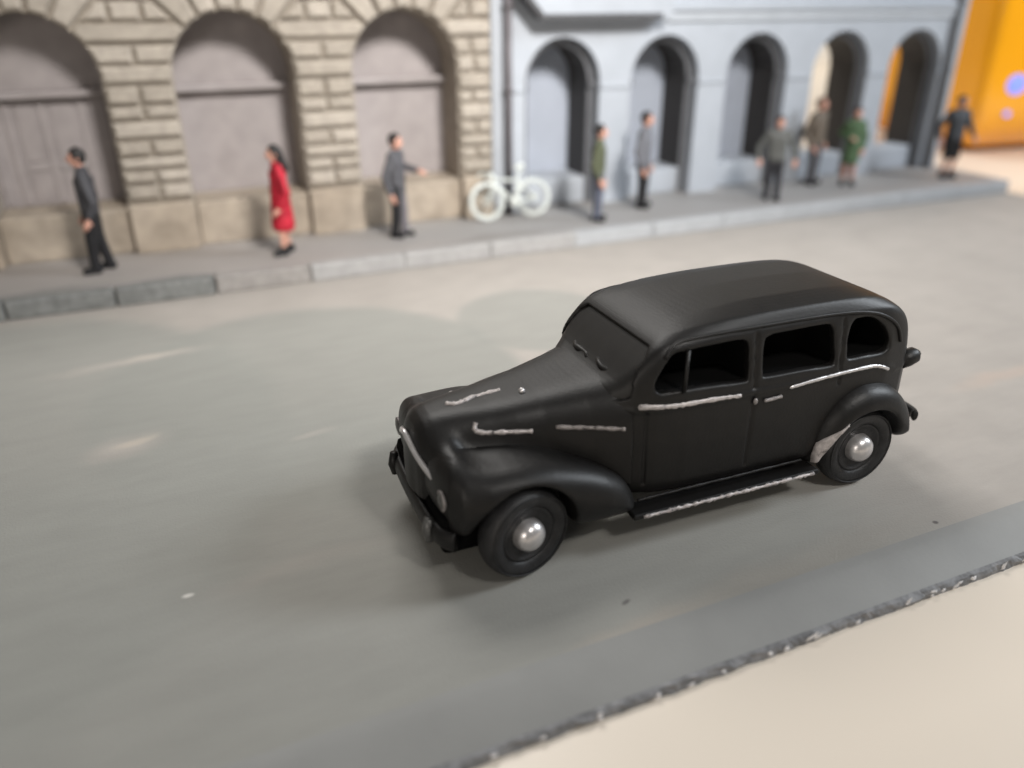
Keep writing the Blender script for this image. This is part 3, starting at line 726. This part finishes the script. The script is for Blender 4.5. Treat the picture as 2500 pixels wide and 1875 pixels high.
        # vent-window bar
        MB().tube([(1.205-CX0, s*.64, 1.11), (1.235-CX0, s*.602, 1.40)], .016, 8).build('vent_bar', M['car'], car, True)
        # tail lamp pod
        MB().tube([(3.31-CX0, s*.50, .92), (3.38-CX0, s*.52, .945), (3.445-CX0, s*.525, .965), (3.485-CX0, s*.525, .975)], [.07, .072, .066, .03], 14).build('tail_lamp', M['car'], car, True)
    # wheels
    def wheel(u, s):
        yo = s*(.775 if u < 1 else .725); d = -s
        ty = MB().lathe([(.20, .19), (.29, .19), (.32, .165), (.33, .12), (.33, .075), (.32, .032), (.297, .006), (.262, -.002), (.225, .012), (.20, .03), (.195, .06)], 44, (0, 0, 0), 'y')
        ty.v = [(p[0]+u-CX0, yo+d*p[1], p[2]+WR) for p in ty.v]
        w = ty.build('wheel', M['tyre'], car, True)
        rim = MB().lathe([(.21, .06), (.20, .022), (.185, .03), (.165, .045), (.135, .05), (0, .05)], 36)
        rim.v = [(p[0]+u-CX0, yo+d*p[1], p[2]+WR) for p in rim.v]; rim.build('rim', M['tyre'], w, True)
        cap = MB().lathe([(.116, .055), (.115, .03), (.110, .005), (.097, -.024), (.075, -.044), (.046, -.057), (.02, -.062), (0, -.063)], 40)
        cap.v = [(p[0]+u-CX0, yo+d*p[1], p[2]+WR) for p in cap.v]; cap.build('hubcap', M['chrome'], w, True)
        for rr in (.296,): MB().torus((u-CX0, yo+s*.0, WR), rr, .005, 'y', 44, 6).build('tyre_ring', M['tyre'], w, True)
        if u < 1:               # the front wheels are steered a little
            c0 = Vector((u-CX0, yo+d*.08, 0)); rz = Matrix.Translation(c0) @ Matrix.Rotation(R(13), 4, 'Z') @ Matrix.Translation(-c0)
            for q in [w]+list(w.children): q.data.transform(rz)
        return w
    for u in (UF, UR):
        for s in (-1, 1): wheel(u, s)
    # bumpers
    def bumper(name, pts, r, m): return MB().tube(pts, r, 12, True, .55).build(name, m, car, True)
    fb = spline([(-.47, -.66), (-.535, -.57), (-.565, -.40), (-.575, 0), (-.565, .40), (-.535, .57), (-.47, .66)], 5)
    bumper('front_bumper', [(u-CX0, c, .345) for u, c in fb], .075, M['car'])
    for s in (-1, 1): MB().tube([(-.59-CX0, s*.46, .26), (-.60-CX0, s*.46, .34), (-.59-CX0, s*.46, .44)], [.03, .042, .03], 10).build('bumper_guard', M['lens'] if s < 0 else M['car'], car, True)
    rb = spline([(3.60, -.54), (3.63, -.48), (3.65, -.30), (3.655, 0), (3.65, .30), (3.63, .48), (3.60, .54)], 5)
    bumper('rear_bumper', [(u-CX0, c, .39) for u, c in rb], .05, M['car'])
    # chrome grille moulding, hood brightwork
    gm = spline([(-.49, -.44, .655), (-.535, -.34, .70), (-.575, -.2, .765), (-.60, -.06, .84), (-.605, 0, .86), (-.60, .06, .84), (-.575, .2, .765), (-.535, .34, .70), (-.49, .44, .655)], 5)
    MB().tube([(p[0]-CX0, p[1], p[2]) for p in gm], .019, 10).build('grille_moulding', M['chrome'], car, True)
    def hood_skin(u, w):
        cc = np.linspace(0, .6, 300); z = np.full(300, 0.0); d = hood((np.full(300, u-CX0), cc, np.full(300, w))); return cc[np.argmax(d > 0)]
    def hood_top(u, c):
        ww = np.linspace(.6, 1.3, 400); d = hood((np.full(400, u-CX0), np.full(400, c), ww)); return ww[np.argmax(d > 0)]
    for s in (-1, 1):
        P = spline([(-.17, .965), (-.185, .925), (-.12, .905), (0, .90), (.10, .895), (.19, .89)], 6)
        MB().tube([(u-CX0, s*(hood_skin(u, w)-.006), w) for u, w in P], [.013+.008*random.random() for _ in P], 8).build('hood_trim', M['dab'], car, True)
        P = spline([(.35, .905), (.5, .895), (.65, .885), (.80, .875)], 6)
        MB().tube([(u-CX0, s*(hood_skin(u, w)-.007), w) for u, w in P], [.014+.006*random.random() for _ in P], 8).build('hood_trim', M['dull'], car, True)
    P = spline([(-.30, .0), (-.25, -.035), (-.18, -.03), (-.10, .0), (.0, .0), (.10, -.005)], 5)
    MB().tube([(u-CX0, c, hood_top(u, c)-.002) for u, c in P], [.012+.010*random.random() for _ in P], 8).build('hood_ornament', M['dab'], car, True)
    MB().sphere((.22-CX0, -.12, hood_top(.22, -.12)+.006), .024, 10, 6).build('hood_stud', M['chrome'], car, True)
    # wipers lying at the windshield foot
    for c0, c1 in ((-.40, -.10), (.02, .32)):
        P = []
        for t in np.linspace(0, 1, 7):
            c = c0+(c1-c0)*t; P.append((.80+.12*(abs(c)/.5)**2+.02*math.sin(7*t)-CX0, c, 1.165-.07*(abs(c)/.5)**2+.05*t))
        MB().tube(P, [.02, .026, .02, .028, .02, .022, .014], 8).build('wiper', M['wind'], car, True)
    for s in (-1, 1): MB().bbox(3.38-CX0, 3.60-CX0, *sorted((s*.28, s*.36)), .37, .41, .01).build('bumper_bracket', M['car'], car)
    return car
build_car()

# ------------------------------------------------------------------ white bicycle leaning on the wall
def build_bike():
    t = thing('bicycle', 'white bicycle leaning on the wall where the two buildings meet', 'bicycle', (5.20, 12.15, ZK), 0)
    t.rotation_euler = (R(-9), 0, 0)
    r = .315
    for x in (-.415, .42):
        w = MB().torus((x, 0, r+.01), r-.035, .036, 'y', 44, 10).build('wheel', M['bike'], t, True)
        sp = MB()
        for k in range(12):
            a = 2*math.pi*k/12+.1; sp.tube([(x, 0, r+.01), (x+(r-.05)*math.cos(a), 0, r+.01+(r-.05)*math.sin(a))], .0035, 5)
        sp.build('spokes', M['bike'], w)
        MB().tube([(x, -.055, r+.01), (x, .055, r+.01)], .03 if x < 0 else .055, 14).build('hub', M['bike'], w, True)
    hd, bb, st, ax, fx = (-.27, 0, .60), (.085, 0, .275), (.165, 0, .62), (.42, 0, r+.01), (-.415, 0, r+.01)
    f = MB()
    f.tube([hd, bb], .026, 10); f.tube([(-.255, 0, .66), st], .023, 10); f.tube([bb, (.19, 0, .74)], .024, 10)
    for y in (-.045, .045): f.tube([bb, (.25, y, .29), (ax[0], y, ax[2])], .017, 8); f.tube([st, (ax[0], y, ax[2])], .014, 8)
    f.tube([(-.25, 0, .55), (-.29, 0, .74)], .03, 10)
    f.build('frame', M['bike'], t, True)
    fk = MB()
    for y in (-.045, .045): fk.tube([(-.265, 0, .60), (-.285, y, .56), (-.35, y, .42), fx[:1]+(y,)+fx[2:]], .017, 8)
    fk.build('fork', M['bike'], t, True)
    h = MB(); h.tube([(-.29, 0, .73), (-.345, 0, .775)], .024, 10)
    for y in (-1, 1): h.tube([(-.345, 0, .775), (-.35, y*.13, .775), (-.39, y*.2, .77), (-.46, y*.21, .745), (-.45, y*.21, .69)], .02, 8)
    h.build('handlebar', M['bike'], t, True)
    MB().tube([(.20, 0, .74), (.205, 0, .80)], .02, 8).build('seat_post', M['bike'], t, True)
    MB().tube([(.09, 0, .825), (.16, 0, .83), (.22, 0, .835), (.27, 0, .845)], [.018, .028, .06, .05], 12).build('saddle', M['bike'], t, True)
    MB().tube([(.085, -.05, .275), (.085, -.03, .275)], .10, 24).build('chainring', M['bike'], t, True)
    for y, a in ((-.075, -.6), (.075, 2.54)):
        c = MB(); e = (.085+.14*math.cos(a), y, .275+.14*math.sin(a)); c.tube([(.085, y, .275), e], .016, 8)
        c.bbox(e[0]-.045, e[0]+.045, *sorted((y, y*1.9)), e[2]-.014, e[2]+.014, .005); c.build('pedal_crank', M['bike'], t, True)
build_bike()

# ------------------------------------------------------------------ painted figures
def person(label, loc, face, hh, top, legs, hands=None, stride=0.0, dress=None, hair='short', shoes='black', wide=1.0, bare=None, tail=0.0, leg2=None, lean=0.0, hatless=True):
    t = thing('person', label, 'person', (loc[0], loc[1], ZK+.003), R(face), 'painted figures on the sidewalk')
    hands = hands or {}; wide *= .9
    Hh = hh
    lx = lambda z: lean*z
    def J(x, y, z): return np.array([(x+lx(z))*Hh, y*Hh, z*Hh])
    sh = {s: J(0, s*.105*wide, .80) for s in (-1, 1)}
    hand = {}
    for s in (-1, 1):
        hx, hy, hz = hands.get(s, (.03+s*stride*.5, .155*wide, .445)); hand[s] = J(hx, s*hy, hz)
    elb = {}
    for s in (-1, 1):
        m = (sh[s]+hand[s])/2; L = np.linalg.norm(sh[s]-hand[s])/Hh; b = math.sqrt(max(.19**2-(L/2)**2, .0004))
        elb[s] = m+np.array([-b*.75, s*b*.55, -b*.35])*Hh
    hip = {s: J(0, s*.05*wide, .50) for s in (-1, 1)}
    knee = {s: J(s*stride*.45+.012, s*.055, .275) for s in (-1, 1)}
    ank = {s: J(s*stride, s*.058, .05) for s in (-1, 1)}
    hc = J(.012, 0, .925)
    def skin(X):
        d = ellip(X, hc, np.array([.060, .050, .070])*Hh)
        d = smin(d, ellip(X, J(.03, 0, .895), np.array([.038, .036, .036])*Hh), .02)
        d = smin(d, capsule(X, J(.068, 0, .932), J(.080, 0, .912), .008*Hh, .012*Hh), .012)
        for s in (-1, 1): d = smin(d, ellip(X, J(.0, s*.052, .92), np.array([.014, .008, .018])*Hh), .008)
        d = smin(d, capsule(X, J(0, 0, .80), J(.006, 0, .88), .032*Hh), .02)
        d = smin(d, capsule(X, J(-.01, 0, .52), J(-.012, 0, .74), .042*Hh, .042*Hh), .03)
        for s in (-1, 1):
            d = smin(d, capsule(X, J(-.008, 0, .77), sh[s], .028*Hh, .026*Hh), .012)
            d = smin(d, capsule(X, sh[s], elb[s], .028*Hh, .023*Hh), .015); d = smin(d, capsule(X, elb[s], hand[s], .023*Hh, .016*Hh), .01)
            dr = hand[s]-elb[s]; dr = dr/np.linalg.norm(dr); sd = np.cross(dr, [0, 0, 1.]); sd = sd/(np.linalg.norm(sd)+1e-6)
            if abs(dr[2]) > .8: sd = np.array([1., 0, 0])
            nn = np.cross(dr, sd)
            p1 = hand[s]+dr*.05*Hh
            d = smin(d, capsule(X, hand[s], p1, .019*Hh, .023*Hh), .01)
            for k, (o, ln) in enumerate(((-.019, .040), (-.007, .047), (.006, .044), (.018, .035))):
                a = p1+sd*o*Hh; m = a+(dr*.6*ln+nn*.006)*Hh; e = m+(dr*.45*ln+nn*.012*s)*Hh
                d = smin(d, capsule(X, a, m, .0075*Hh), .004); d = smin(d, capsule(X, m, e, .0075*Hh, .006*Hh), .004)
            a = hand[s]+(dr*.012-sd*.018)*Hh; d = smin(d, capsule(X, a, a+(dr*.030-sd*.022)*Hh, .008*Hh), .005)
            d = smin(d, capsule(X, hip[s], knee[s], (.036 if dress else .05)*Hh, .034*Hh), .02); d = smin(d, capsule(X, knee[s], ank[s], .034*Hh, .022*Hh), .015)
        return d
    b = .16
    allp = np.array(list(sh.values())+list(hand.values())+list(elb.values())+list(ank.values())+[hc])
    lo = allp.min(0)-b; hi = allp.max(0)+b; lo[2] = .02*Hh; hi[2] = 1.02*Hh
    sdf_obj('body', skin, lo, hi, .0125, M['skin'], t)
    for s in (-1, 1): MB().sphere(J(.066, s*.020, .938), .007*Hh, 8, 6).build('eye', M['eye'], t, True)
    def hairf(X):
        d = ellip(X, hc+np.array([-.010, 0, .012])*Hh, np.array([.064, .058, .070])*Hh)
        cut = np.minimum(X[0]-(hc[0]+.022*Hh)+(X[2]-hc[2])*-.25, (hc[2]+.036*Hh)-X[2])
        d = smax(d, cut, .012)
        d = smax(d, (hc[2]-.05*Hh)-X[2]-(.0 if hair == 'short' else .2), .01)
        if hair == 'long':
            d = smin(d, capsule(X, hc+np.array([-.03, 0, 0])*Hh, J(-.062, 0, .79), .048*Hh, .05*Hh), .03)
        if hair == 'bun': d = smin(d, ellip(X, hc+np.array([-.06, 0, .02])*Hh, np.array([.03, .03, .03])*Hh), .015)
        return d
    hm = M['hair'] if hair != 'brown' else cloth(.16, .09, .06)
    sdf_obj('hair', hairf, hc-.17*Hh-np.array([0, 0, .06]), hc+.14*Hh, .011, hm, t)
    def torso(X):
        d = 1e3
        bot = .50-tail
        for s in (-1, 1):
            d = smin(d, capsule(X, J(0, s*.035*wide, bot), J(0, s*.045*wide, .735), .072*Hh*wide**.5, .072*Hh), .03) if s > 0 else capsule(X, J(0, s*.035*wide, bot), J(0, s*.045*wide, .735), .072*Hh*wide**.5, .072*Hh)
        for s in (-1, 1):
            d = smin(d, capsule(X, J(0, 0, .785), sh[s], .045*Hh, .042*Hh), .025)
            d = smin(d, capsule(X, sh[s], elb[s], .041*Hh, .036*Hh), .02); d = smin(d, capsule(X, elb[s], elb[s]+(hand[s]-elb[s])*.9, .036*Hh, .030*Hh), .012)
        d = smin(d, capsule(X, J(0, 0, .80), J(0, 0, .838), .046*Hh, .040*Hh), .015)
        if dress:
            q = capsule(X, J(0, 0, .60), J(stride*.1, 0, dress+.06), .080*Hh, .108*Hh)
            d = smin(d, q, .05); d = np.maximum(d, dress*Hh-X[2]+.008*np.sin(np.arctan2(X[1], X[0])*7))
        else: d = smax(d, (bot-.035)*Hh-X[2], .02)
        d = d+.004*np.sin(X[2]*38+X[1]*14)*np.sin(X[0]*25)       # soft creases
        return d
    lo2 = lo.copy(); lo2[2] = (dress or .38-tail)*Hh-.05; hi2 = hi.copy(); hi2[2] = .9*Hh
    sdf_obj('dress' if dress else 'jacket', torso, lo2, hi2, .0135, top, t)
    if not dress:
        def leg(X, s):
            d = capsule(X, hip[s], knee[s], .063*Hh, .047*Hh); d = smin(d, capsule(X, knee[s], ank[s]+np.array([0, 0, .0]), .047*Hh, .041*Hh), .02)
            return np.maximum(d, .032*Hh-X[2])
        loL = np.array([min(ank[-1][0], ank[1][0], 0)-.14, -.25, .01]); hiL = np.array([max(ank[-1][0], ank[1][0], 0)+.14, .25, .6*Hh])
        if bare:
            base = leg
            sk = lambda X: np.maximum(smin(base(X, -1), base(X, 1), .03)-.006, bare*Hh-X[2]); sdf_obj('shorts', sk, loL, hiL, .0135, legs, t)
        elif leg2 is not None:
            sdf_obj('trouser_leg', lambda X: leg(X, -1), loL, hiL, .0135, legs, t); sdf_obj('trouser_leg', lambda X: leg(X, 1), loL, hiL, .0135, leg2, t)
        else: sdf_obj('trousers', lambda X: smin(leg(X, -1), leg(X, 1), .02), loL, hiL, .0135, legs, t)
    for s in (-1, 1):
        a = ank[s]; p = np.array([a[0]-.015*Hh, a[1], .030*Hh]); q = np.array([a[0]+.075*Hh, a[1]+s*.012*Hh, .024*Hh])
        f = lambda X: np.maximum(smin(capsule(X, p, q, .034*Hh, .029*Hh), capsule(X, p, p+np.array([.01*Hh, 0, .04*Hh]), .034*Hh, .03*Hh), .02), -X[2])
        sdf_obj('shoe', f, p-.09, q+.09, .011, M['black'], t)
    return t
CHAR, GREY, OLIVE, BROWN = cloth(.055, .055, .062), cloth(.105, .105, .115), cloth(.085, .095, .055), cloth(.13, .105, .082)
person('figure in a charcoal jacket and black trousers walking left past the panelled door', (-1.04, 11.80), 178, 1.64, CHAR, M['black'], stride=.05, hands={-1: (.06, .13, .46), 1: (.02, .13, .45)})
person('figure with long black hair in a red dress on the sidewalk', (1.40, 11.62), 180, 1.54, cloth(.42, .012, .03), None, stride=.035, dress=.225, hair='long', hands={-1: (.02, .175, .47), 1: (.05, .175, .47)})
person('figure in a grey jacket holding one arm out to the right before the third arch', (3.17, 11.83), -38, 1.56, cloth(.085, .085, .095), M['black'], stride=.03, hands={1: (.19, .10, .64), -1: (.0, .15, .45)}, leg2=cloth(.16, .15, .165), tail=.05)
person('figure in an olive green jacket and blue-grey trousers right of the bicycle', (6.46, 11.47), -35, 1.54, OLIVE, cloth(.10, .11, .15), hands={-1: (.04, .14, .45)})
person('figure in a long grey coat and black trousers before the second white arch', (7.63, 11.97), -45, 1.62, cloth(.15, .155, .175), M['black'], wide=1.1, tail=.05)
person('figure in a grey sweater facing the camera with both hands held away from the hips', (10.12, 11.50), -122, 1.47, cloth(.13, .135, .13), cloth(.035, .035, .042), hands={-1: (.07, .21, .50), 1: (.07, .21, .50)}, stride=.03, wide=1.15)
person('stout figure in a brown coat and grey trousers against the white pier', (11.74, 12.28), -68, 1.64, BROWN, cloth(.09, .09, .10), hands={-1: (.05, .18, .47), 1: (.0, .22, .47)}, wide=1.5, hair='brown')
person('figure in a green knee-length dress before the fourth white arch', (12.34, 11.92), -125, 1.47, cloth(.085, .15, .075), None, dress=.28, hair='bun', hands={-1: (.11, .05, .62), 1: (.05, .12, .48)}, wide=.9)
person('figure in a dark jacket and black shorts at the far right end of the sidewalk', (14.72, 11.62), -105, 1.60, cloth(.06, .066, .076), M['black'], bare=.24, hands={-1: (.05, .23, .50), 1: (.05, .23, .52)}, wide=1.1)
